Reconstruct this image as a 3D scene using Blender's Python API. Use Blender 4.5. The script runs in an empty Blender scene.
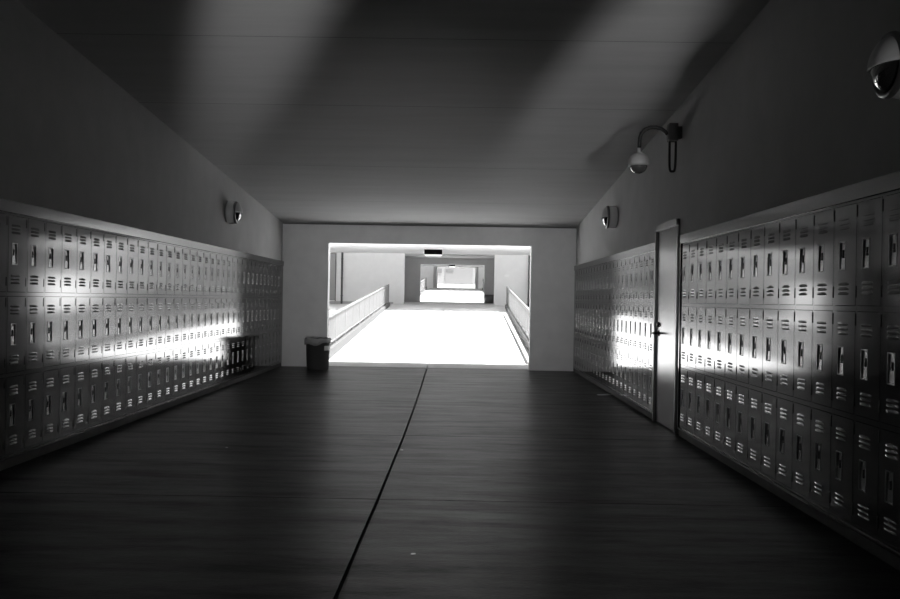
import bpy, bmesh, math, random
from mathutils import Vector, Matrix
random.seed(7)
SC = bpy.context.scene
C = SC.collection
PI = math.pi

# ------------------------------------------------------------------ camera
EYE = 1.325
yaw, pit, rol = -0.0086, 0.0006, 0.0166
cam_d = bpy.data.cameras.new('camera')
cam_d.sensor_width = 36.0; cam_d.lens = 36.0; cam_d.clip_end = 600
cam = bpy.data.objects.new('camera', cam_d); C.objects.link(cam)
cy, sy, cp, sp = math.cos(yaw), math.sin(yaw), math.cos(pit), math.sin(pit)
r_ = Vector((cy, -sy, 0)); f_ = Vector((cp*sy, cp*cy, sp)); u_ = Vector((-sp*sy, -sp*cy, cp))
cr, sr = math.cos(rol), math.sin(rol)
R_ = r_*cr + u_*sr; U_ = r_*(-sr) + u_*cr
M = Matrix.Identity(4)
for i in range(3):
    M[i][0] = R_[i]; M[i][1] = U_[i]; M[i][2] = -f_[i]
M.translation = Vector((0, 0, EYE))
cam.matrix_world = M
SC.camera = cam

# ------------------------------------------------------------------ light and exposure
SC.view_settings.view_transform = 'Standard'
SC.view_settings.look = 'None'
SC.view_settings.gamma = 1.0
SC.view_settings.use_curve_mapping = False
SC.view_settings.exposure = 0.0

world = bpy.data.worlds.new('world'); SC.world = world
world.use_nodes = True
wn = world.node_tree; wn.nodes.clear()
wo = wn.nodes.new('ShaderNodeOutputWorld'); wb = wn.nodes.new('ShaderNodeBackground')
sky = wn.nodes.new('ShaderNodeTexSky'); sky.sky_type = 'NISHITA'; sky.sun_disc = False
sky.sun_elevation = math.radians(66); sky.sun_rotation = math.radians(120)
bw = wn.nodes.new('ShaderNodeRGBToBW')
wn.links.new(sky.outputs[0], bw.inputs[0]); wn.links.new(bw.outputs[0], wb.inputs['Color'])
wb.inputs['Strength'].default_value = 0.15
wn.links.new(wb.outputs[0], wo.inputs[0])

def sun_light():
    d = bpy.data.lights.new('sun', 'SUN'); d.energy = 20.0; d.angle = math.radians(0.53)
    o = bpy.data.objects.new('sun', d); C.objects.link(o)
    v = Vector((-0.30, 0.22, -1.0)).normalized()       # the way the light travels
    o.rotation_euler = v.to_track_quat('-Z', 'Y').to_euler()
sun_light()
SRC = Vector((2.0, -3.0, 0.42))  # unseen spots added behind the camera to throw the pale ceiling streaks
def added_flood(name, az, el, cone, watt, blend=0.7, off=0.0, squash=1.0):
    d = bpy.data.lights.new(name, 'SPOT'); d.energy = watt; d.spot_size = math.radians(cone); d.spot_blend = blend
    d.shadow_soft_size = 0.20
    o = bpy.data.objects.new(name, d); C.objects.link(o)
    a, e = math.radians(az), math.radians(el)
    v = Vector((math.sin(a)*math.cos(e), math.cos(a)*math.cos(e), math.sin(e)))
    o.location = SRC + Vector((off, 0, 0)) + v*0.28
    o.rotation_euler = v.to_track_quat('-Z', 'Y').to_euler(); o.scale = (squash, 1, 1)      # squash narrows the added beam to the streak's width
added_flood('added_flood_left', -18.9, 17.5, 21.0, 2800, 0.9, -0.12, 0.30)
added_flood('added_flood_right', -3.6, 13.2, 16.5, 2200, 0.75, 0.12, 0.43)

def added_long_throw():            # unseen spot added to brighten the end wall from behind the camera
    d = bpy.data.lights.new('added_flood_far', 'SPOT'); d.energy = 1650; d.spot_size = math.radians(27); d.spot_blend = 1.0; d.shadow_soft_size = 0.16
    o = bpy.data.objects.new('added_flood_far', d); C.objects.link(o); o.location = (-0.55, -2.95, 0.44)
    v = (Vector((-0.55, 17.3, 1.9)) - o.location).normalized(); o.rotation_euler = v.to_track_quat('-Z', 'Y').to_euler()
added_long_throw()

# ------------------------------------------------------------------ materials (black and white picture: all neutral)
def mat(name, col, rough=0.6, metal=0.0, spec=0.5, noise=0.0, nscale=6.0, bump=0.0, bscale=60.0, stretch=(1, 1, 1), coat=0.0):
    m = bpy.data.materials.new(name); m.use_nodes = True
    nt = m.node_tree; p = nt.nodes['Principled BSDF']
    p.inputs['Base Color'].default_value = (col, col, col, 1)
    p.inputs['Roughness'].default_value = rough
    p.inputs['Metallic'].default_value = metal
    p.inputs['Specular IOR Level'].default_value = spec
    p.inputs['Coat Weight'].default_value = coat
    if noise or bump:
        tc = nt.nodes.new('ShaderNodeTexCoord'); mp = nt.nodes.new('ShaderNodeMapping')
        mp.inputs['Scale'].default_value = stretch
        nt.links.new(tc.outputs['Object'], mp.inputs[0])
    if noise:
        n = nt.nodes.new('ShaderNodeTexNoise'); n.inputs['Scale'].default_value = nscale; n.inputs['Detail'].default_value = 6
        n.inputs['Roughness'].default_value = 0.65
        r = nt.nodes.new('ShaderNodeMapRange')
        r.inputs['From Min'].default_value = 0.3; r.inputs['From Max'].default_value = 0.7
        r.inputs['To Min'].default_value = col*(1-noise); r.inputs['To Max'].default_value = col*(1+noise)
        nt.links.new(mp.outputs[0], n.inputs[0]); nt.links.new(n.outputs[0], r.inputs[0])
        nt.links.new(r.outputs[0], p.inputs['Base Color'])
    if bump:
        n = nt.nodes.new('ShaderNodeTexNoise'); n.inputs['Scale'].default_value = bscale; n.inputs['Detail'].default_value = 3
        b = nt.nodes.new('ShaderNodeBump'); b.inputs['Strength'].default_value = bump; b.inputs['Distance'].default_value = 0.01
        nt.links.new(mp.outputs[0], n.inputs[0]); nt.links.new(n.outputs[0], b.inputs['Height'])
        nt.links.new(b.outputs[0], p.inputs['Normal'])
    return m
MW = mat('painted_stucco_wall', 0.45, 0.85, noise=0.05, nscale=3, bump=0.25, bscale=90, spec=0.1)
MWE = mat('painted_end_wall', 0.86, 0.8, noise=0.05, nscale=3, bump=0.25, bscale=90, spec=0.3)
MCE = mat('painted_plaster_ceiling', 0.47, 0.85, noise=0.06, nscale=1.5, bump=0.1, bscale=70, spec=0.09, stretch=(0.4, 3, 1))
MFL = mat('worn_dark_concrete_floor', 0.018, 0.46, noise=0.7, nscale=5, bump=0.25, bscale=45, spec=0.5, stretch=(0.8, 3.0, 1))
def streak_sheen(m, lo, hi, rlo, rhi):     # worn trowel streaks across the floor: the wear changes sheen and roughness
    nt = m.node_tree; p = nt.nodes['Principled BSDF']
    tc = nt.nodes.new('ShaderNodeTexCoord'); mp = nt.nodes.new('ShaderNodeMapping'); mp.inputs['Scale'].default_value = (0.3, 1.7, 1)
    n = nt.nodes.new('ShaderNodeTexNoise'); n.inputs['Scale'].default_value = 2.6; n.inputs['Detail'].default_value = 8; n.inputs['Roughness'].default_value = 0.75
    nt.links.new(tc.outputs['Object'], mp.inputs[0]); nt.links.new(mp.outputs[0], n.inputs[0])
    for sock, a, b in (('Specular IOR Level', lo, hi), ('Roughness', rhi, rlo)):
        r = nt.nodes.new('ShaderNodeMapRange'); r.inputs['From Min'].default_value = 0.36; r.inputs['From Max'].default_value = 0.64
        r.inputs['To Min'].default_value = a; r.inputs['To Max'].default_value = b
        nt.links.new(n.outputs[0], r.inputs[0]); nt.links.new(r.outputs[0], p.inputs[sock])
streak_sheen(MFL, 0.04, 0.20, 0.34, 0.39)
def enamel(name, col, rough, ior, bump=0.02):
    m = bpy.data.materials.new(name); m.use_nodes = True; nt = m.node_tree; nt.nodes.clear()
    out = nt.nodes.new('ShaderNodeOutputMaterial'); mx = nt.nodes.new('ShaderNodeMixShader')
    fr = nt.nodes.new('ShaderNodeFresnel'); fr.inputs['IOR'].default_value = ior
    df = nt.nodes.new('ShaderNodeBsdfDiffuse'); df.inputs['Color'].default_value = (col, col, col, 1)
    gl = nt.nodes.new('ShaderNodeBsdfAnisotropic'); gl.distribution = 'BECKMANN'; gl.inputs['Roughness'].default_value = rough
    gl.inputs['Color'].default_value = (0.95, 0.95, 0.95, 1)
    tc = nt.nodes.new('ShaderNodeTexCoord'); n = nt.nodes.new('ShaderNodeTexNoise'); n.inputs['Scale'].default_value = 9
    b = nt.nodes.new('ShaderNodeBump'); b.inputs['Strength'].default_value = bump; b.inputs['Distance'].default_value = 0.01
    nt.links.new(tc.outputs['Object'], n.inputs[0]); nt.links.new(n.outputs[0], b.inputs['Height'])
    for q in (df, gl, fr): nt.links.new(b.outputs[0], q.inputs['Normal'])
    nt.links.new(fr.outputs[0], mx.inputs[0]); nt.links.new(df.outputs[0], mx.inputs[1]); nt.links.new(gl.outputs[0], mx.inputs[2])
    nt.links.new(mx.outputs[0], out.inputs[0])
    return m
MJO = mat('joint_filler', 0.02, 0.95, spec=0.1)
MCU = mat('bare_concrete_curb', 0.10, 0.7, noise=0.2, nscale=7)
MLK = enamel('locker_enamel', 0.006, 0.115, 2.5, 0.004)
MTR = enamel('strip_enamel', 0.02, 0.15, 2.6, 0.0)
MLD = mat('locker_inside', 0.02, 0.7)
MHN = mat('hinge_metal', 0.05, 0.5, metal=0.6)
MLP = mat('handle_pocket_metal', 0.42, 0.24, metal=0.8)
MFR = mat('pocket_frame_metal', 0.30, 0.42, metal=0.6)
MLA = mat('latch_black', 0.02, 0.4)
MDO = enamel('door_enamel', 0.06, 0.24, 2.2, 0.01)
MDF = mat('door_frame_enamel', 0.30, 0.35, metal=0.3)
MDH = mat('dark_bronze_hardware', 0.03, 0.35, metal=0.7)
MPV = mat('sunlit_concrete_paving', 0.72, 0.8, noise=0.04, nscale=1.5)
MFA = mat('white_stucco_facade', 0.78, 0.85, noise=0.03, nscale=2)
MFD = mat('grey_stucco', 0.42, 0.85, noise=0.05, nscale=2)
MRL = mat('pale_painted_rail', 0.20, 0.6)
MKB = mat('pale_concrete_kerb', 0.11, 0.8, noise=0.06, nscale=3)
MCP = mat('white_canopy_soffit', 0.88, 0.8)
MWG = mat('grey_window_panel', 0.11, 0.6)
MDK = mat('dark_opening', 0.10, 0.5)
MGL = mat('window_glass', 0.30, 0.1)
MBIN = mat('dark_grey_plastic', 0.07, 0.45)
MBAG = mat('thin_bin_liner', 0.38, 0.35)
MSTK = mat('pale_sticker', 0.65, 0.5)
MLH = mat('lamp_housing_cast_metal', 0.6, 0.5, metal=0.0)
MLG = mat('smoked_lamp_glass', 0.02, 0.08, spec=1.0, coat=1.0)
MRIM = mat('lamp_bezel', 0.2, 0.35, metal=0.8)
MCAM = mat('camera_housing_enamel', 0.40, 0.4)
MARM = mat('black_conduit', 0.015, 0.35)
MDM = mat('smoked_dome', 0.08, 0.06, spec=1.0, coat=1.0)
MPAP = mat('dirty_paper', 0.75, 0.7)
MBOX = mat('dark_lamp_box', 0.004, 0.9, spec=0.0)
MLENS = mat('white_diffuser', 0.85, 0.5)

# ------------------------------------------------------------------ mesh helpers
def box(bm, x0, x1, y0, y1, z0, z1, mi=0):
    vs = [bm.verts.new((x, y, z)) for z in (z0, z1) for y in (y0, y1) for x in (x0, x1)]
    for q in ((0, 2, 3, 1), (4, 5, 7, 6), (0, 1, 5, 4), (2, 6, 7, 3), (0, 4, 6, 2), (1, 3, 7, 5)):
        f = bm.faces.new([vs[i] for i in q]); f.material_index = mi
    return vs
def hexa(bm, p, mi=0):          # eight corners: bottom four in order, top four in order
    vs = [bm.verts.new(q) for q in p]
    for q in ((3, 2, 1, 0), (4, 5, 6, 7), (0, 1, 5, 4), (1, 2, 6, 5), (2, 3, 7, 6), (3, 0, 4, 7)):
        f = bm.faces.new([vs[i] for i in q]); f.material_index = mi
def prism_x(bm, prof, x0, x1, mi=0):    # prof = list of (y,z)
    a = [bm.verts.new((x0, y, z)) for y, z in prof]; b = [bm.verts.new((x1, y, z)) for y, z in prof]
    n = len(prof)
    bm.faces.new(a).material_index = mi; bm.faces.new(list(reversed(b))).material_index = mi
    for i in range(n):
        bm.faces.new([a[i], b[i], b[(i+1) % n], a[(i+1) % n]]).material_index = mi
def prism_y(bm, prof, y0, y1, mi=0):    # prof = list of (x,z)
    a = [bm.verts.new((x, y0, z)) for x, z in prof]; b = [bm.verts.new((x, y1, z)) for x, z in prof]
    n = len(prof)
    bm.faces.new(a).material_index = mi; bm.faces.new(list(reversed(b))).material_index = mi
    for i in range(n):
        bm.faces.new([a[i], b[i], b[(i+1) % n], a[(i+1) % n]]).material_index = mi
def tube(bm, pts, r, n=10, mi=0, cap=True):
    pts = [Vector(p) for p in pts]; rings = []
    ref = Vector((0.123, 0.3, 0.9)).normalized()
    for i, p in enumerate(pts):
        t = (pts[min(i+1, len(pts)-1)] - pts[max(i-1, 0)]).normalized()
        a = t.cross(ref).normalized(); b = t.cross(a).normalized()
        rr = r[i] if isinstance(r, (list, tuple)) else r
        rings.append([bm.verts.new(p + a*math.cos(2*PI*k/n)*rr + b*math.sin(2*PI*k/n)*rr) for k in range(n)])
    for i in range(len(rings)-1):
        for k in range(n):
            f = bm.faces.new([rings[i][k], rings[i][(k+1) % n], rings[i+1][(k+1) % n], rings[i+1][k]]); f.smooth = True; f.material_index = mi
    if cap:
        bm.faces.new(rings[0]); bm.faces.new(list(reversed(rings[-1])))
def lathe(bm, prof, n=32, axis='z', a0=0.0, a1=2*PI, mi=0, closed_ends=True, origin=(0, 0, 0)):
    full = abs(a1-a0-2*PI) < 1e-6; m = n if full else n+1
    O = Vector(origin); rings = []
    for r, h in prof:
        ring = []
        for k in range(m):
            a = a0+(a1-a0)*k/n
            c, s = r*math.cos(a), r*math.sin(a)
            p = (c, s, h) if axis == 'z' else (h, c, s)
            ring.append(bm.verts.new(O+Vector(p)))
        rings.append(ring)
    for i in range(len(rings)-1):
        for k in range(n if full else n):
            k2 = (k+1) % m if full else k+1
            f = bm.faces.new([rings[i][k], rings[i][k2], rings[i+1][k2], rings[i+1][k]]); f.smooth = True; f.material_index = mi
    if full and closed_ends:
        for ring in (rings[0], rings[-1]):
            try: bm.faces.new(ring).material_index = mi
            except ValueError: pass
def obj(name, bm, mats, parent=None, bevel=0.0):
    bmesh.ops.recalc_face_normals(bm, faces=bm.faces[:])
    me = bpy.data.meshes.new(name); bm.to_mesh(me); bm.free()
    for m in (mats if isinstance(mats, (list, tuple)) else [mats]): me.materials.append(m)
    o = bpy.data.objects.new(name, me); C.objects.link(o)
    if parent: o.parent = parent
    if bevel:
        b = o.modifiers.new('bevel', 'BEVEL'); b.width = bevel; b.segments = 2; b.limit_method = 'ANGLE'
    return o
def struct(name, bm, mats, label, bevel=0.0):
    o = obj(name, bm, mats, None, bevel); o['kind'] = 'structure'; o['label'] = label; o['category'] = name.split('_')[0]
    return o
def thing(name, label, cat, loc=(0, 0, 0), rotz=0.0, group=None):
    o = bpy.data.objects.new(name, None); C.objects.link(o); o.empty_display_size = 0.1
    o.location = loc; o.rotation_euler = (0, 0, rotz); o['label'] = label; o['category'] = cat
    if group: o['group'] = group
    return o
def tag(o, label, cat, group=None):
    o['label'] = label; o['category'] = cat
    if group: o['group'] = group
    return o
def dup(root, loc, rotz, label, group=None):
    r = root.copy(); C.objects.link(r); r.location = loc; r.rotation_euler = (0, 0, rotz); r['label'] = label
    if group: r['group'] = group
    kids = [o for o in list(C.objects) if o.parent == root]
    for ch in kids:
        c = ch.copy(); C.objects.link(c); c.parent = r
        for g in [o for o in KIDS.get(ch.name, [])]:
            d = g.copy(); C.objects.link(d); d.parent = c
    return r
KIDS = {}

# ------------------------------------------------------------------ the passage: dimensions
XL, XR, D = -3.366, 2.234, 17.28
HC, SLOPE = 2.758, 0.0755
BACK = -6.0
def ceil_z(y): return HC + SLOPE*(D-y)
ZB, H3 = 0.0947, 0.61
ZT = ZB + 3*H3           # 1.925 top of the lockers
ZS = 2.02                # top of the sloped cover strip

# floor: slabs separated by dark joints
LJ = [(-8, -0.545), (1.6, -0.545), (3.95, -0.512), (5.95, -0.505), (8.7, -0.5), (11.7, -0.515), (14.6, -0.545), (17.55, -0.575)]
def ljx(y):
    for (y0, x0), (y1, x1) in zip(LJ, LJ[1:]):
        if y0 <= y <= y1: return x0+(x1-x0)*(y-y0)/(y1-y0)
    return LJ[-1][1]
bm = bmesh.new()
ys = [BACK, -3.0, 0.1, 3.05, 5.95, 8.75, 11.65, 14.55, 17.53]
for i, (y0, y1) in enumerate(zip(ys, ys[1:])):
    a, b = y0+0.006, y1-0.006
    if i == len(ys)-2: b = 17.53
    g = 0.010
    hexa(bm, [(XL-0.36, a, -0.03), (ljx(a)-g, a, -0.03), (ljx(b)-g, b, -0.03), (XL-0.36, b, -0.03), (XL-0.36, a, 0), (ljx(a)-g, a, 0), (ljx(b)-g, b, 0), (XL-0.36, b, 0)])
    hexa(bm, [(ljx(a)+g, a, -0.03), (XR+0.5, a, -0.03), (XR+0.5, b, -0.03), (ljx(b)+g, b, -0.03), (ljx(a)+g, a, 0), (XR+0.5, a, 0), (XR+0.5, b, 0), (ljx(b)+g, b, 0)])
box(bm, XL-0.36, XR+0.5, BACK, 17.53, -0.2, -0.031, 1)
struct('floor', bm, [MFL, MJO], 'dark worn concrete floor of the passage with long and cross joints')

# ceiling: one sloped slab with shallow formwork grooves
bm = bmesh.new()
prof = []
for y in (4.0, 5.6, 7.49, 9.44, 12.3, 14.9):
    prof += [(y-0.005, ceil_z(y)), (y-0.004, ceil_z(y)+0.0015), (y+0.004, ceil_z(y)+0.0015), (y+0.005, ceil_z(y))]
prof = [(BACK, ceil_z(BACK))] + prof + [(17.53, ceil_z(17.53)), (17.53, ceil_z(17.53)+0.35), (BACK, ceil_z(BACK)+0.35)]
prism_x(bm, prof, XL-0.5, XR+0.5)
for f in bm.faces:
    ys_ = [v.co.y for v in f.verts]
    if max(ys_)-min(ys_) < 0.02 and max(v.co.x for v in f.verts) > 0 and min(v.co.x for v in f.verts) < 0 and min(ys_) > 0 and max(ys_) < 16: f.material_index = 1
struct('ceiling', bm, [MCE, MDK], 'pale plaster ceiling rising toward the camera with faint cross grooves')

# side walls: thick above the lockers, set back behind them
def wall_block(bm, xa, xb, y0, y1, z0, z1=None):
    if z1 is None:
        hexa(bm, [(xa, y0, z0), (xb, y0, z0), (xb, y1, z0), (xa, y1, z0), (xa, y0, ceil_z(y0)), (xb, y0, ceil_z(y0)), (xb, y1, ceil_z(y1)), (xa, y1, ceil_z(y1))])
    else: box(bm, xa, xb, y0, y1, z0, z1)
SET = 0.02
bm = bmesh.new()
wall_block(bm, XL-0.5, XL-SET, BACK, D, ZS)
box(bm, XL-0.5, XL-0.34, BACK, D, 0, ZS)
struct('wall_left', bm, MW, 'plain stucco wall above the left row of lockers')
LN0, LN1 = 4.449-2*0.305, 9.024      # right lockers in front of the door
DN, DF = 9.09, 10.185                # the door bay
RF0 = 10.205
bm = bmesh.new()
wall_block(bm, XR+SET, XR+0.5, BACK, D, ZS+0.0)
box(bm, XR+0.34, XR+0.5, BACK, D, 0, ZS)
box(bm, XR+0.09, XR+0.34, DN, DF, 0, ZS)
struct('wall_right', bm, MW, 'plain stucco wall above the right row of lockers')
bm = bmesh.new()
wall_block(bm, XL-0.5, XR+0.5, BACK-0.2, BACK, 0)
struct('wall_back', bm, MDK, 'plain wall closing the passage behind the camera')

# end wall with the wide opening
OX0, OX1, OZ = -2.50, 1.395, 2.385
EW = 0.25
bm = bmesh.new()
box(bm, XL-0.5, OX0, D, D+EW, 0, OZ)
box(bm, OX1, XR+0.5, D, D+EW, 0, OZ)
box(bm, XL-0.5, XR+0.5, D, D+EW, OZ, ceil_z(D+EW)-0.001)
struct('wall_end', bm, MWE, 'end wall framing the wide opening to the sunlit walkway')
bm = bmesh.new()
box(bm, XL-6, XR+6, D+EW+0.001, D+EW+0.10, OZ+0.05, 3.75)
box(bm, XL-6, OX0-0.05, D+EW+0.001, D+EW+0.10, -0.1, OZ+0.05)
box(bm, OX1+0.03, XR+6, D+EW+0.001, D+EW+0.10, -0.1, OZ+0.05)
struct('wall_outside', bm, MFA, 'outer white face of the passage building around the opening')

# curbs under the lockers and the sloped strips over them
def curb(name, xa, xb, y0, y1, label):
    bm = bmesh.new(); box(bm, xa, xb, y0, y1, 0, ZB-0.022); struct(name, bm, MCU, label, 0.006)
curb('baseboard_left', XL-0.33, XL-0.004, 4.0, D, 'low concrete curb under the left lockers')
curb('baseboard_right', XR+0.004, XR+0.33, RF0+0.02, D, 'low concrete curb under the lockers beyond the door')
curb('baseboard_near', XR+0.004, XR+0.33, LN0, LN1+0.03, 'low concrete curb under the lockers in front of the door')
def strip(name, side, y0, y1, label):
    bm = bmesh.new()
    X = XL if side < 0 else XR
    s = -side
    prof = [(X+s*0.004, ZT), (X+s*0.010, ZT+0.004), (X+s*0.0135, ZS-0.004), (X-s*SET*0.9, ZS+0.004), (X-s*0.33, ZS-0.002), (X-s*0.33, ZT)]
    prism_y(bm, prof, y0, y1); struct(name, bm, MTR, label)
strip('trim_1', -1, 4.0, D, 'sloped metal strip capping the left lockers')
strip('trim_2', 1, RF0, D, 'sloped metal strip capping the lockers beyond the door')
strip('trim_3', 1, LN0, LN1+0.035, 'sloped metal strip capping the lockers in front of the door')
def filler(name, side, y0, y1, label, proud=0.0):
    bm = bmesh.new(); X = XL if side < 0 else XR; s = -side
    a, b = sorted((X+s*proud, X-s*0.32)); box(bm, a, b, y0, y1, ZB-0.02, ZT-0.001); struct(name, bm, MLK, label, 0.003)
NL = 35; L0 = 6.381            # left lockers: near edge of the first
NRF = 23
filler('trim_4', -1, L0+NL*0.305+0.002, D, 'narrow metal filler between left lockers and end wall')
filler('trim_5', 1, RF0+NRF*0.305+0.002, D, 'narrow metal filler between right lockers and end wall')
filler('trim_6', 1, LN1+0.002, LN1+0.03, 'narrow upright metal trim between door and near lockers', 0.012)

# ------------------------------------------------------------------ locker column (local: faces +X, width along +Y, left of a viewer = -Y)
# Viewer facing the front (looking to -X) has +Y on the right hand.
W = 0.305
def locker_proto():
    root = thing('locker', 'placeholder', 'locker')
    st = 0.012
    bm = bmesh.new()
    box(bm, -0.305, -0.014, 0.0012, 0.006, 0, 3*H3, 0); box(bm, -0.305, -0.014, W-0.006, W-0.0012, 0, 3*H3, 0)
    box(bm, -0.305, -0.30, 0.006, W-0.006, 0, 3*H3, 1)
    for s in (0, 1):
        y0 = 0.0008 if s == 0 else W-st; box(bm, -0.014, 0.0, y0, y0+st-0.0008, 0, 3*H3, 0)
    for k in range(4):
        z0 = max(k*H3-0.015, 0); z1 = min(k*H3+0.015, 3*H3)
        box(bm, -0.30, 0.0, st, W-st, z0, z1, 0)
    # bottom lip
    prof = [(0, 0.0), (0.012, -0.004), (0.012, -0.018), (0, -0.022), (-0.28, -0.022), (-0.28, 0.0)]
    a = [bm.verts.new((x, 0.006, z)) for x, z in prof]; b = [bm.verts.new((x, W-0.006, z)) for x, z in prof]
    bm.faces.new(a); bm.faces.new(list(reversed(b)))
    for i in range(len(prof)): bm.faces.new([a[i], b[i], b[(i+1) % len(prof)], a[(i+1) % len(prof)]])
    obj('body', bm, [MLK, MLD], root)
    dy0, dy1 = st+0.003, W-st-0.003; dz0, dz1 = 0.018, H3-0.018
    py0, py1 = 0.068, 0.150; pz0, pz1 = H3/2-0.083, H3/2+0.083
    # door sheet with the pocket cut out
    def door_mesh():
        bm = bmesh.new()
        ysv = [dy0, py0, py1, dy1]; zsv = [dz0, pz0, pz1, dz1]
        fx = 0.001
        v = [[bm.verts.new((fx, y, z)) for y in ysv] for z in zsv]
        for i in range(3):
            for j in range(3):
                if i == 1 and j == 1: continue
                bm.faces.new([v[i][j], v[i][j+1], v[i+1][j+1], v[i+1][j]])
        # rolled edge
        e = 0.003
        o1 = [v[0][0], v[0][1], v[0][2], v[0][3], v[1][3], v[2][3], v[3][3], v[3][2], v[3][1], v[3][0], v[2][0], v[1][0]]
        c = Vector((0, (dy0+dy1)/2, (dz0+dz1)/2))
        o2 = []
        for q in o1:
            p = q.co.copy(); p.x -= 0.016; o2.append(bm.verts.new(p))
        for i in range(12): bm.faces.new([o1[i], o1[(i+1) % 12], o2[(i+1) % 12], o2[i]])
        bm.faces.new(o2)
        hole = [v[1][1], v[1][2], v[2][2], v[2][1]]
        h2 = []
        for q in hole:
            p = q.co.copy(); p.x -= 0.0155; h2.append(bm.verts.new(p))
        for i in range(4): bm.faces.new([hole[i], h2[i], h2[(i+1) % 4], hole[(i+1) % 4]])
        return bm
    def pocket_mesh():
        bm = bmesh.new()
        # raised thin frame around the recess
        t, pr = 0.006, 0.003
        for a0, a1, b0, b1 in ((py0, py0+t, pz0, pz1), (py1-t, py1, pz0, pz1), (py0+t, py1-t, pz0, pz0+t), (py0+t, py1-t, pz1-t, pz1)):
            box(bm, -0.012, pr, a0, a1, b0, b1, 1)
        # slanted back, deeper at the top so it looks a little upward
        hexa(bm, [(-0.014, py0+t, pz0+t), (-0.002, py0+t, pz0+t), (-0.002, py1-t, pz0+t), (-0.014, py1-t, pz0+t),
                  (-0.0145, py0+t, pz1-t), (-0.0062, py0+t, pz1-t), (-0.0062, py1-t, pz1-t), (-0.0145, py1-t, pz1-t)])
        return bm
    def latch_mesh():
        bm = bmesh.new()
        zc = H3/2
        box(bm, -0.009, 0.001, 0.106, 0.112, zc-0.002, zc+0.034)
        tube(bm, [(-0.008, 0.108, zc-0.004), (0.002, 0.108, zc-0.004)], 0.0095, 12)
        return bm
    def vent_mesh(z_top):
        bm = bmesh.new()
        for k in range(3):
            zt = z_top - k*0.027
            y0, y1 = 0.058, 0.200; n = 10
            top, mid, low, back = [], [], [], []
            for i in range(n+1):
                u = i/n; arc = math.sin(PI*u)**0.5 if 0 < u < 1 else 0.0
                y = y0+(y1-y0)*u
                top.append(bm.verts.new((0.0012, y, zt-0.004+0.004*arc)))
                mid.append(bm.verts.new((0.0012+0.0012*arc, y, zt-0.0095+0.002*arc))); low.append(bm.verts.new((0.0012+0.0052*arc, y, zt-0.0155)))
                back.append(bm.verts.new((0.0014, y, zt-0.0155-0.003*arc)))
            for i in range(n):
                f = bm.faces.new([top[i], top[i+1], mid[i+1], mid[i]]); f.material_index = 0; f = bm.faces.new([mid[i], mid[i+1], low[i+1], low[i]]); f.material_index = 0
                f = bm.faces.new([low[i], low[i+1], back[i+1], back[i]]); f.material_index = 1
        return bm
    def hinge_mesh(zc):
        bm = bmesh.new(); tube(bm, [(0.0005, W-st-0.0005, zc-0.033), (0.0005, W-st-0.0005, zc+0.033)], 0.0038, 8); return bm
    me_door = None
    first = {}
    for k in range(3):
        def inst(name, builder, m, parent):
            if name+str(parent is d0) in first and False: pass
            key = name if not isinstance(builder, tuple) else name+str(builder[1])
            if key not in first:
                b = builder() if not isinstance(builder, tuple) else builder[0](builder[1])
                o = obj(name, b, m, parent); first[key] = o.data
            else:
                o = bpy.data.objects.new(name, first[key]); C.objects.link(o); o.parent = parent
            return o
        d0 = None
        d = inst('door', door_mesh, [MLK, MLD], root); d.location = (0, 0, k*H3)
        subs = [inst('handle_pocket', pocket_mesh, [MLP, MFR], d), inst('latch', latch_mesh, MLA, d),
                inst('vent_louvers', (vent_mesh, H3-0.082), [MLK, MLD], d), inst('vent_louvers', (vent_mesh, 0.150), [MLK, MLD], d),
                inst('hinge', (hinge_mesh, H3-0.062), MHN, d), inst('hinge', (hinge_mesh, 0.095), MHN, d)]
        KIDS[d.name] = subs
    return root
ORD = ['', 'first', 'second', 'third', 'fourth', 'fifth', 'sixth', 'seventh', 'eighth', 'ninth', 'tenth', 'eleventh', 'twelfth', 'thirteenth',
       'fourteenth', 'fifteenth', 'sixteenth', 'seventeenth', 'eighteenth', 'nineteenth', 'twentieth']
proto = locker_proto()
used = [False]
def place_locker(loc, rotz, label, group):
    if not used[0]:
        used[0] = True; proto.location = loc; proto.rotation_euler = (0, 0, rotz); proto['label'] = label; proto['group'] = group
    else: dup(proto, loc, rotz, label, group)
for i in range(NL):            # left run, from the near end to the corner
    far = NL-i
    if far <= 18:
        lab = 'dim three-door metal locker, left wall, %s from the far corner' % ORD[far] if far <= 10 else \
              'shiny three-door metal locker on left wall, %s from the far corner' % ORD[far]
        if far == 1: lab = 'three-door metal locker nearest the far corner on the left wall'
    else:
        lab = ('dark' if i < 2 else 'shiny') + ' three-door metal locker on left wall, %s from the picture edge' % ORD[i+1]
        if i == 0: lab = 'dark three-door metal locker on left wall, cut by the picture edge'
    place_locker((XL, L0+i*W, ZB), 0.0, lab, 'lockers along the left wall')
for i in range(NRF):           # right run beyond the door; rotated to face -X
    y1 = RF0+(i+1)*W
    far = NRF-i
    if i == 0: lab = 'bright three-door metal locker right behind the lever-handled door'
    elif i < 13: lab = 'bright three-door metal locker, %s beyond the door on right wall' % ORD[i+1]
    elif far == 1: lab = 'dim three-door metal locker touching the far corner of right wall'
    else: lab = 'dim three-door metal locker on right wall, %s from the far corner' % ORD[far]
    place_locker((XR, y1, ZB), PI, lab, 'lockers beyond the door on the right wall')
for i in range(15):            # right run in front of the door
    y1 = LN1-i*W
    if i == 0: lab = 'three-door metal locker right in front of the tall plain door'
    elif i < 11: lab = 'shiny three-door metal locker, %s in front of the tall door' % ORD[i+1]
    elif i < 14: lab = 'dark three-door metal locker on near right wall, %s from picture edge' % ORD[15-i]
    else: lab = 'dark three-door metal locker at the right edge of the picture'
    place_locker((XR, y1, ZB), PI, lab, 'lockers in front of the door on the right wall')

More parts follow.
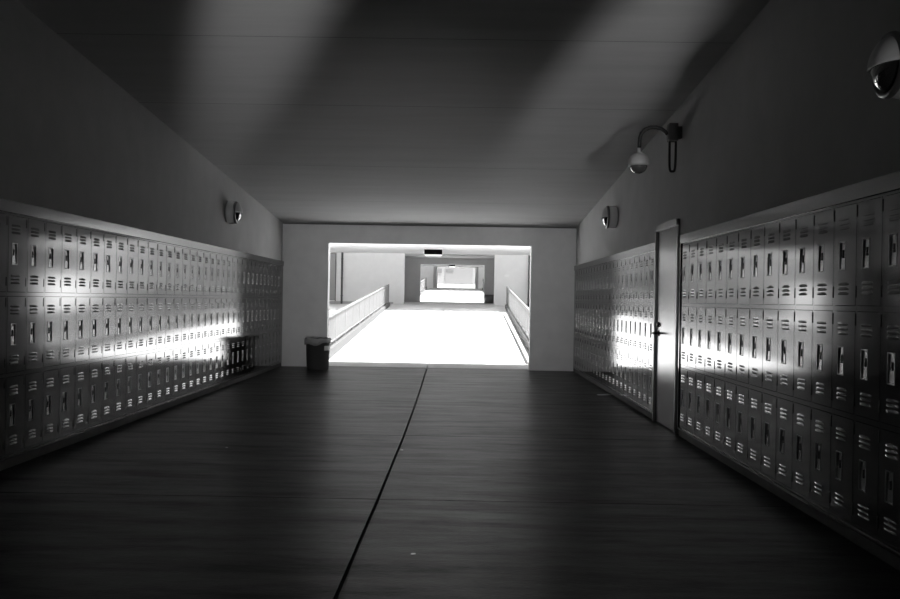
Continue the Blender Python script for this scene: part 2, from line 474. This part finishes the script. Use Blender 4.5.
# ------------------------------------------------------------------ the tall plain door
bm = bmesh.new()
y0, y1, zt = 9.21, 10.13, 2.125
box(bm, XR+0.004, XR+0.049, y0, y1, 0.012, zt)
dr = struct('door_1', bm, MDO, 'tall plain metal door between the two right locker runs', 0.003)
bm = bmesh.new()
box(bm, XR-0.02, XR+0.089, y1+0.004, y1+0.05, 0, zt+0.07); box(bm, XR+0.004, XR+0.089, y0-0.018, y0-0.004, 0, zt+0.07)
box(bm, XR-0.02, XR+0.089, y0-0.018, y1+0.05, zt+0.006, zt+0.07)
fr = obj('door_frame', bm, MDF, dr, 0.002); fr['label'] = 'metal frame around the door'
bm = bmesh.new()
box(bm, XR+0.0, XR+0.006, y0+0.002, y0+0.035, 0.012, zt)
obj('door_edge_strip', bm, MDF, dr)
hy, hz = 10.02, 0.995
bm = bmesh.new()
def xlathe(bm, prof, y, z, n=20): lathe(bm, prof, n, 'x', origin=(0, y, z))
xlathe(bm, [(0.001, XR-0.006), (0.030, XR-0.006), (0.032, XR+0.004)], hy, hz)
tube(bm, [(XR-0.004, hy, hz), (XR-0.060, hy, hz), (XR-0.068, hy-0.02, hz), (XR-0.066, hy-0.09, hz-0.001), (XR-0.058, hy-0.14, hz-0.003)], [0.013, 0.013, 0.012, 0.010, 0.009], 10)
h = obj('door_handle', bm, MDH, dr); h['label'] = 'dark lever handle with round rose'
bm = bmesh.new()
xlathe(bm, [(0.001, XR-0.016), (0.024, XR-0.016), (0.030, XR+0.004)], hy, hz+0.098)
h = obj('deadbolt', bm, MDH, dr); h['label'] = 'round dark deadbolt cylinder'

# ------------------------------------------------------------------ round wall lamps with half-hooded glass
def wall_lamp(name, x, y, z, side, label):
    t = thing(name, label, 'lamp', (x, y, z), 0 if side < 0 else PI, 'round wall lamps above the lockers')
    bm = bmesh.new()
    lathe(bm, [(0.001, 0.0), (0.150, 0.0), (0.160, 0.01), (0.163, 0.06), (0.158, 0.105), (0.150, 0.112), (0.001, 0.112)], 40, 'x')
    obj('housing', bm, MLH, t)
    bm = bmesh.new()
    lathe(bm, [(0.150, 0.1125), (0.163, 0.1125), (0.166, 0.122), (0.160, 0.140), (0.146, 0.146), (0.138, 0.140), (0.140, 0.1125)], 40, 'x', closed_ends=False)
    obj('bezel', bm, MRIM, t)
    bm = bmesh.new()
    pr = [(0.138*math.cos(a), 0.114+0.085*math.sin(a)) for a in [PI/2*i/10 for i in range(10)]] + [(0.002, 0.199)]
    lathe(bm, pr, 40, 'x')
    obj('glass_bowl', bm, MLG, t)
    # visor over the upper half
    bm = bmesh.new()
    outer = [(0.156*math.cos(a), 0.118+0.095*math.sin(a)) for a in [PI/2*i/10 for i in range(11)]]
    n = 24; rings = []
    for r, hh in outer:
        rings.append([bm.verts.new((hh, max(r, 0.002)*math.cos(PI*k/n), max(r, 0.002)*math.sin(PI*k/n)-0.01)) for k in range(n+1)])
    inner = [(0.149*math.cos(a), 0.118+0.089*math.sin(a)) for a in [PI/2*i/10 for i in range(11)]]
    rin = []
    for r, hh in inner:
        rin.append([bm.verts.new((hh, max(r, 0.001)*math.cos(PI*k/n), max(r, 0.001)*math.sin(PI*k/n)-0.01)) for k in range(n+1)])
    for i in range(10):
        for k in range(n):
            f = bm.faces.new([rings[i][k], rings[i][k+1], rings[i+1][k+1], rings[i+1][k]]); f.smooth = True
            f = bm.faces.new([rin[i][k], rin[i+1][k], rin[i+1][k+1], rin[i][k+1]]); f.smooth = True
        for k in (0, n): bm.faces.new([rings[i][k], rings[i+1][k], rin[i+1][k], rin[i][k]])
    for k in range(n): bm.faces.new([rings[0][k], rings[0][k+1], rin[0][k+1], rin[0][k]])
    obj('visor', bm, MLH, t)
    bm = bmesh.new()
    tube(bm, [(0.06, 0, -0.163), (0.06, 0, -0.172)], 0.012, 10)
    obj('conduit_plug', bm, MLH, t)
    return t
wall_lamp('wall_lamp', XL-SET, 13.15, 2.555, -1, 'round hooded wall lamp on the left wall above the lockers')
wall_lamp('wall_lamp', XR+SET, 12.95, 2.555, 1, 'round hooded wall lamp on right wall, beyond the dome camera')
wall_lamp('wall_lamp', XR+SET, 4.50, 2.53, 1, 'large near round hooded wall lamp at the upper right picture edge')

# ------------------------------------------------------------------ dome camera on a gooseneck arm
t = thing('security_camera', 'small dome camera hanging from a curved arm on the right wall', 'camera', (XR+SET, 9.2, 3.07))
wx = 0.0
bm = bmesh.new()
box(bm, wx-0.045, wx, -0.04, 0.04, -0.06, 0.06); box(bm, wx-0.135, wx-0.045, -0.055, 0.055, -0.09, 0.09)
box(bm, wx-0.143, wx-0.135, -0.045, 0.045, -0.07, 0.07)
obj('junction_box', bm, mat('junction_box_paint', 0.15, 0.6), t, 0.008)
bm = bmesh.new()
pts = [(wx-0.143, -0.01, -0.02), (wx-0.165, -0.01, 0.005), (wx-0.205, -0.01, 0.035), (wx-0.26, -0.01, 0.050), (wx-0.32, -0.01, 0.048), (wx-0.375, -0.01, 0.025), (wx-0.41, -0.01, -0.015), (wx-0.424, -0.01, -0.06), (wx-0.428, -0.01, -0.11), (wx-0.430, -0.01, -0.16)]
tube(bm, pts, 0.020, 12)
obj('arm', bm, MARM, t)
dc = (wx-0.432, -0.01)
bm = bmesh.new()
lathe(bm, [(0.018, -0.10), (0.02, -0.135), (0.025, -0.15), (0.052, -0.155), (0.082, -0.178), (0.100, -0.215), (0.105, -0.25), (0.102, -0.278), (0.09, -0.281)], 32, origin=(dc[0], dc[1], -0.065))
obj('dome_housing', bm, MCAM, t)
bm = bmesh.new()
pr = [(0.088*math.cos(a), -0.278-0.085*math.sin(a)) for a in [PI/2*i/10 for i in range(10)]] + [(0.001, -0.363)]
lathe(bm, pr, 32, origin=(dc[0], dc[1], -0.065))
obj('dome_window', bm, MDM, t)
bm = bmesh.new()
pts = []
for i in range(33):
    th = PI*i/32
    pts.append((-0.088-0.030*math.copysign(abs(math.cos(th))**0.35, math.cos(th)), 0.008*math.cos(th), -0.085-0.31*math.sin(th)**0.55))
tube(bm, pts, 0.0125, 10)
obj('cable_loop', bm, MARM, t)

# ------------------------------------------------------------------ bins
def bin_round(x, y, label):
    t = thing('trash_can', label, 'trash can', (x, y, 0))
    bm = bmesh.new()
    lathe(bm, [(0.001, 0.0), (0.195, 0.0), (0.203, 0.012), (0.225, 0.56), (0.238, 0.565), (0.240, 0.592), (0.222, 0.595), (0.215, 0.56), (0.195, 0.03), (0.001, 0.03)], 40)
    obj('barrel', bm, MBIN, t)
    bm = bmesh.new(); n = 60
    rings = []
    for j, (r, z) in enumerate([(0.205, 0.50), (0.213, 0.57), (0.226, 0.612), (0.243, 0.612), (0.250, 0.585), (0.252, 0.53)]):
        ring = []
        for k in range(n):
            a = 2*PI*k/n
            w = 0.004*math.sin(11*a+j) + 0.003*math.sin(23*a+2*j)
            drop = (0.045*math.sin(a*1.0+0.6)+0.02*math.sin(5*a)) if j == 5 else (0.006*math.sin(9*a) if j in (2, 3) else 0)
            ring.append(bm.verts.new(((r+w)*math.cos(a), (r+w)*math.sin(a), z+drop)))
        rings.append(ring)
    for i in range(5):
        for k in range(n):
            f = bm.faces.new([rings[i][k], rings[i][(k+1) % n], rings[i+1][(k+1) % n], rings[i+1][k]]); f.smooth = True
    o = obj('liner', bm, MBAG, t); s = o.modifiers.new('solid', 'SOLIDIFY'); s.thickness = 0.002
    bm = bmesh.new(); ring0, ring1 = [], []
    for k in range(7):
        a = math.radians(-50+k*8)
        ring0.append(bm.verts.new((0.2215*math.cos(a), 0.2215*math.sin(a), 0.38))); ring1.append(bm.verts.new((0.2252*math.cos(a), 0.2252*math.sin(a), 0.47)))
    for k in range(6): bm.faces.new([ring0[k], ring0[k+1], ring1[k+1], ring1[k]])
    o = obj('sticker', bm, MSTK, t); s = o.modifiers.new('solid', 'SOLIDIFY'); s.thickness = 0.002; s.offset = 1
    return t
BIN = bin_round(-2.585, 16.72, 'dark round trash can with a liner beside the wide opening')

BIN.scale = (1, 1, 0.94)

# ------------------------------------------------------------------ litter on the floor
def scrap(x, y, s, label, z=0.0):
    bm = bmesh.new()
    top = [(-1, -.5), (-.3, -.62), (.6, -.45), (1, -.2), (.8, .5), (.1, .62), (-.7, .45)]
    lo = [bm.verts.new((a*s, b*s, 0.001)) for a, b in top]; hi = [bm.verts.new((a*s*0.98, b*s*0.98, 0.004+0.012*s*8*abs(a)*random.random())) for a, b in top]
    bm.faces.new(lo); bm.faces.new(hi)
    for i in range(len(top)): bm.faces.new([lo[i], lo[(i+1) % len(top)], hi[(i+1) % len(top)], hi[i]])
    o = obj('paper_scrap', bm, MPAP); o.location = (x, y, z); o.rotation_euler = (0, 0, random.random()*0.6)
    tag(o, label, 'litter', 'bits of litter on the floor')
scrap(2.12, 12.95, 0.12, 'flattened pale scrap on the floor beside the lockers beyond the door')
scrap(-0.47, 7.90, 0.013, 'tiny pale litter bit just right of the floor joint, farther away')
scrap(-0.21, 4.68, 0.013, 'tiny pale litter bit right of the floor joint, nearest the camera')
scrap(-2.0, 7.86, 0.010, 'tiny pale litter bit alone on the dark left half of the floor')

# ------------------------------------------------------------------ invented lamp fixtures, out of view, housing the added ceiling and end wall spots
t = thing('added_floodlight', 'added unseen twin-headed spotlight on the floor behind the camera', 'lamp', (SRC.x, SRC.y, 0))
bm = bmesh.new()
lathe(bm, [(0.001, 0), (0.14, 0), (0.14, 0.02), (0.03, 0.03), (0.02, 0.03), (0.02, 0.30), (0.001, 0.30)], 24)
box(bm, -0.16, 0.16, -0.015, 0.015, 0.29, 0.315)
obj('stand', bm, MARM, t)
for dx, az, el in ((-0.12, -18.9, 17.5), (0.12, -3.6, 13.2)):
    bm = bmesh.new()
    lathe(bm, [(0.001, -0.08), (0.04, -0.08), (0.055, 0.06), (0.050, 0.06), (0.036, -0.06), (0.001, -0.06)], 24)
    o = obj('added_lamp_head', bm, MARM, t)
    a, e = math.radians(az), math.radians(el)
    v = Vector((math.sin(a)*math.cos(e), math.cos(a)*math.cos(e), math.sin(e)))
    o.rotation_euler = v.to_track_quat('Z', 'Y').to_euler(); o.location = (dx, 0, 0.38)

t = thing('added_floodlight', 'added unseen low spotlight on the floor pointing down the passage', 'lamp', (-0.55, -3.0, 0))  # invented housing for the added end wall spot
bm = bmesh.new()
lathe(bm, [(0.001, 0), (0.12, 0), (0.12, 0.02), (0.03, 0.03), (0.02, 0.03), (0.02, 0.36), (0.001, 0.36)], 24)
obj('stand', bm, MARM, t)
bm = bmesh.new()
lathe(bm, [(0.001, -0.08), (0.05, -0.08), (0.07, 0.04), (0.065, 0.04), (0.046, -0.06), (0.001, -0.06)], 24)
o = obj('added_lamp_head', bm, MARM, t); o.location = (0, 0, 0.44); o.rotation_euler = (math.radians(-86), 0, 0)

# ------------------------------------------------------------------ outside: rising ground, walkway, far buildings
G = 0.0284
Y0 = 17.63
YK = 54.4
def gz(y):
    if y <= 17.53: return 0.0
    return G*(y-17.53) if y < YK else G*(YK-17.53) + 0.037*(y-YK)
bm = bmesh.new()
ga = [(17.54, -0.06), (YK, gz(YK)-0.06), (170, gz(170)-0.06)]
prism_x(bm, ga + [(y, z-0.4) for y, z in reversed(ga)], -60, 60)
struct('ground', bm, MPV, 'sunlit pale paved ground outside')
def lx(y): return -2.67 + (-3.78+2.67)*(y-19.07)/(50.3-19.07)
def rx(y): return 1.75 + (2.63-1.75)*(y-22.4)/(50-22.4)
bm = bmesh.new()
def wslab(bm, ya, yb, xa0, xa1, xb0, xb1, mi=0):
    hexa(bm, [(xa0, ya, gz(ya)-0.055), (xb0, ya, gz(ya)-0.055), (xb1, yb, gz(yb)-0.055), (xa1, yb, gz(yb)-0.055),
              (xa0, ya, gz(ya)), (xb0, ya, gz(ya)), (xb1, yb, gz(yb)), (xa1, yb, gz(yb))], mi)
jx = lambda y: -0.575-0.0045*(y-17.5)
for ya, yb in ((17.54, 30), (30.02, 42), (42.02, 54)):
    wslab(bm, ya, yb, lx(ya)-0.3, lx(yb)-0.3, jx(ya)-0.008, jx(yb)-0.008)
    wslab(bm, ya, yb, jx(ya)+0.008, jx(yb)+0.008, rx(ya)+0.3, rx(yb)+0.3)
wslab(bm, 54.02, 96, -3.9, -3.9, 2.9, 2.9)
wslab(bm, 96.02, 117.9, -4, -4, 4, 4)
struct('walkway', bm, MPV, 'sunlit concrete walkway rising to the next building')

def railing(name, fx, side, y0, y1, npan, h0, h1, label):
    t = thing(name, label, 'railing', (fx(y0), y0, gz(y0)), 0, 'white railings of the near walkway' if y0 < 50 else 'white railings of the far walkway')
    O = Vector((fx(y0), y0, gz(y0)))
    def P(y, off, z): return Vector((fx(y)+side*off, y, gz(y)+z)) - O
    def hh(y): return h0+(h1-h0)*(y-y0)/(y1-y0)
    bm = bmesh.new()
    def slab(bm, ya, yb, o0, o1, za0, zb0, za1, zb1):
        hexa(bm, [P(ya, o0, za0), P(ya, o1, za0), P(yb, o1, zb0), P(yb, o0, zb0), P(ya, o0, za1), P(ya, o1, za1), P(yb, o1, zb1), P(yb, o0, zb1)])
    kh = 0.20
    slab(bm, y0, y1, 0, 0.22, 0.0, 0.0, kh, kh); obj('kerb', bm, MKB, t)
    bm = bmesh.new(); slab(bm, y0, y1, 0.06, 0.12, hh(y0)-0.05, hh(y1)-0.05, hh(y0), hh(y1)); obj('top_rail', bm, MRL, t)
    for i in range(npan+1):
        y = y0+0.04+(y1-y0-0.08)*i/npan
        bm = bmesh.new(); slab(bm, y-0.03, y+0.03, 0.065, 0.115, kh, kh, hh(y)-0.05, hh(y)-0.05); obj('post', bm, MRL, t)
        if i < npan:
            yb = y0+0.04+(y1-y0-0.08)*(i+1)/npan
            bm = bmesh.new()
            n = int((yb-y)/0.11)
            for k in range(1, n):
                yy = y+(yb-y)*k/n
                slab(bm, yy-0.02, yy+0.02, 0.08, 0.10, kh+0.10, kh+0.10, hh(yy)-0.05, hh(yy)-0.05)
            slab(bm, y+0.03, yb-0.03, 0.075, 0.105, kh+0.08, kh+0.08, kh+0.12, kh+0.12)
            obj('baluster_panel', bm, MRL, t)
    return t
railing('railing', lx, -1, 18.3, 50.3, 13, 0.89, 1.22, 'white railing along the left edge of the near sunlit walkway')
railing('railing', rx, 1, 18.3, 50.0, 13, 0.89, 1.22, 'white railing along the right edge of the near sunlit walkway')

# second building: facade, canopy, short passage and end wall
F2, E2 = 54.4, 57.5
zf = gz(F2)
CZ = 4.10
bm = bmesh.new()
box(bm, -16, -3.25, F2, F2+0.3, zf-0.6, CZ+1.5); box(bm, 2.19, 16, F2, F2+0.3, zf-0.6, CZ+1.5)
struct('wall_second_building', bm, MFA, 'white outer wall of the second building seen across the walkway')
bm = bmesh.new(); box(bm, -16, 16, 43.7, F2-0.001, CZ, CZ+0.35)
struct('ceiling_canopy', bm, MCP, 'white flat canopy over the walkway before the second building')
bm = bmesh.new()
box(bm, -3.7, -3.4, F2+0.301, E2, zf, 4.0); box(bm, 2.3, 2.6, F2+0.301, E2, zf, 4.0)
struct('wall_second_passage', bm, MFD, 'grey side walls of the short second passage')
bm = bmesh.new(); box(bm, -3.7, 2.6, F2+0.301, E2, 4.001, 4.3); box(bm, -3.25, 2.19, F2, F2+0.3, 4.06, CZ+1.5)
struct('ceiling_second_passage', bm, MFD, 'grey ceiling of the short second passage')
z2 = gz(E2)
bm = bmesh.new()
box(bm, -3.7, -2.41, E2+0.001, E2+0.3, z2-0.05, 4.4); box(bm, 1.68, 2.6, E2+0.001, E2+0.3, z2-0.05, 4.4); box(bm, -2.41, 1.68, E2+0.001, E2+0.3, 3.59, 4.4)
struct('wall_second_end', bm, MFD, 'grey end wall of the second passage around its opening')

# things on and by the second building
def canopy_lamp(x, y, z, w, label):
    t = thing('ceiling_lamp', label, 'lamp', (x, y, z), 0, 'box lamps under the walkway canopies')
    bm = bmesh.new(); h = 0.27
    hexa(bm, [(-w*0.5, -0.3, -h), (w*0.5, -0.3, -h), (w*0.5, 0.3, -h), (-w*0.5, 0.3, -h), (-w*0.5, -0.3, 0), (w*0.5, -0.3, 0), (w*0.5, 0.3, 0), (-w*0.5, 0.3, 0)])
    obj('lamp_box', bm, MBOX, t)
    bm = bmesh.new()
    hexa(bm, [(-w*0.42, -0.28, -h-0.10), (w*0.42, -0.28, -h-0.10), (w*0.42, 0.28, -h-0.10), (-w*0.42, 0.28, -h-0.10), (-w*0.52, -0.32, -h-0.001), (w*0.52, -0.32, -h-0.001), (w*0.52, 0.32, -h-0.001), (-w*0.52, 0.32, -h-0.001)])
    obj('diffuser', bm, MLENS, t)
canopy_lamp(-1.40, 50.0, CZ, 0.98, 'box lamp hanging under the nearer canopy, above the walkway')
bm = bmesh.new(); box(bm, -0.13, 0.13, -0.02, 0, -0.07, 0.07); o = obj('wall_sign', bm, MLENS, None, 0.004); o.location = (2.93, F2, 2.85)
tag(o, 'tiny pale plaque on the second building, right of its passage', 'sign')
def pipe(x, y, z0, z1, label):
    bm = bmesh.new(); tube(bm, [(x, y, z0), (x, y, z1)], 0.06, 12)
    for z in (z0+0.5, (z0+z1)/2, z1-0.4): tube(bm, [(x, y, z-0.02), (x, y, z+0.02)], 0.075, 12)
    o = obj('downpipe', bm, MDK); tag(o, label, 'pipe', 'downpipes on the second building')
pipe(-7.02, F2-0.08, zf-0.06, CZ, 'thin dark downpipe on the second building, left of the passage')
pipe(4.28, F2-0.08, zf-0.06, CZ, 'thin dark downpipe on the second building, right of the passage')
# a tall dark window left
bm = bmesh.new(); box(bm, -7.85, -7.43, F2-0.03, F2-0.001, zf+0.15, CZ-0.1); w = struct('window_1', bm, MGL, 'tall dark window strip on the second building, far left')
bm = bmesh.new(); box(bm, -7.90, -7.85, F2-0.05, F2-0.001, zf+0.1, CZ-0.05); box(bm, -7.43, -7.38, F2-0.05, F2-0.001, zf+0.1, CZ-0.05); box(bm, -7.85, -7.43, F2-0.05, F2-0.001, CZ-0.1, CZ-0.05)
obj('window_frame', bm, MDK, w)
bm = bmesh.new(); box(bm, -16, -3.9, F2-0.05, F2-0.001, zf-0.06, zf+0.10); box(bm, 2.9, 16, F2-0.05, F2-0.001, zf-0.06, zf+0.10)
struct('baseboard_second_building', bm, MFD, 'grey base strip of the second building')
# bin in the second passage
t = thing('litter_bin', 'square grey litter bin beside the second opening, far down the walkway', 'trash can', (1.98, 57.1, gz(57.1)-0.002))
bm = bmesh.new(); hexa(bm, [(-0.24, -0.24, 0), (0.24, -0.24, 0), (0.24, 0.24, 0), (-0.24, 0.24, 0), (-0.28, -0.28, 0.5), (0.28, -0.28, 0.5), (0.28, 0.28, 0.5), (-0.28, 0.28, 0.5)])
obj('bin_body', bm, MBIN, t, 0.01)
bm = bmesh.new(); box(bm, -0.29, 0.29, -0.29, 0.29, 0.5, 0.56); obj('lid', bm, MBIN, t, 0.01)

# far walkway rails, third building
lx2 = lambda y: -2.75-0.012*(y-58); rx2 = lambda y: 2.05+0.012*(y-58)
railing('railing', lx2, -1, 58.2, 92, 8, 1.0, 1.15, 'white railing along left edge of the far walkway, beyond second passage')
railing('railing', rx2, 1, 58.2, 92, 8, 1.0, 1.15, 'white railing along right edge of the far walkway, beyond second passage')
F3 = 95.0; z3 = gz(F3); C3 = 4.86
bm = bmesh.new()
box(bm, -18, -2.62, F3, F3+0.3, z3-0.3, 7); box(bm, 2.14, 18, F3, F3+0.3, z3-0.3, 7); box(bm, -2.62, 2.14, F3, F3+0.3, C3, 7)
struct('wall_third_building', bm, MFA, 'white wall of the third building at the far end')
bm = bmesh.new(); box(bm, -18, 18, 84, F3-0.001, C3+0.02, C3+0.3)
struct('ceiling_far_canopy', bm, MCP, 'white canopy in front of the third building')
bm = bmesh.new(); box(bm, -2.62, -2.24, F3+0.31, F3+3, z3, C3); box(bm, 1.83, 2.14, F3+0.31, F3+3, z3, C3); box(bm, -2.62, 2.14, F3+0.31, F3+3, C3+0.001, C3+0.2)
struct('wall_third_passage', bm, MFD, 'grey sides of the third passage')
canopy_lamp(-0.6, 88, C3+0.02, 0.62, 'tiny box lamp under the farther canopy, above second opening')
FB = 118.0; zb = gz(FB)
bm = bmesh.new(); box(bm, -20, 20, FB, FB+6, zb-0.5, zb+4.5)
b0 = obj('building', bm, MFA); b0.data.materials[0] = mat('far_building_render', 0.21, 0.8, noise=0.1); tag(b0, 'pale building closing the view at the far end of the walkway', 'building')
bm = bmesh.new(); box(bm, -1.7, 1.9, -0.08, -0.001, 0.06, 2.7); o = obj('shutter_panel', bm, mat('shutter_grey', 0.16, 0.7), b0)
o.location = (0, FB, zb)
bm = bmesh.new(); box(bm, -2.75, -2.15, -0.08, -0.001, 1.45, 2.0); o = obj('window', bm, MWG, b0); o.location = (0, FB, zb)
bm = bmesh.new(); box(bm, -1.6, -0.6, -0.12, -0.081, 1.6, 1.95); o = obj('window', bm, MWG, b0); o.location = (0, FB, zb)
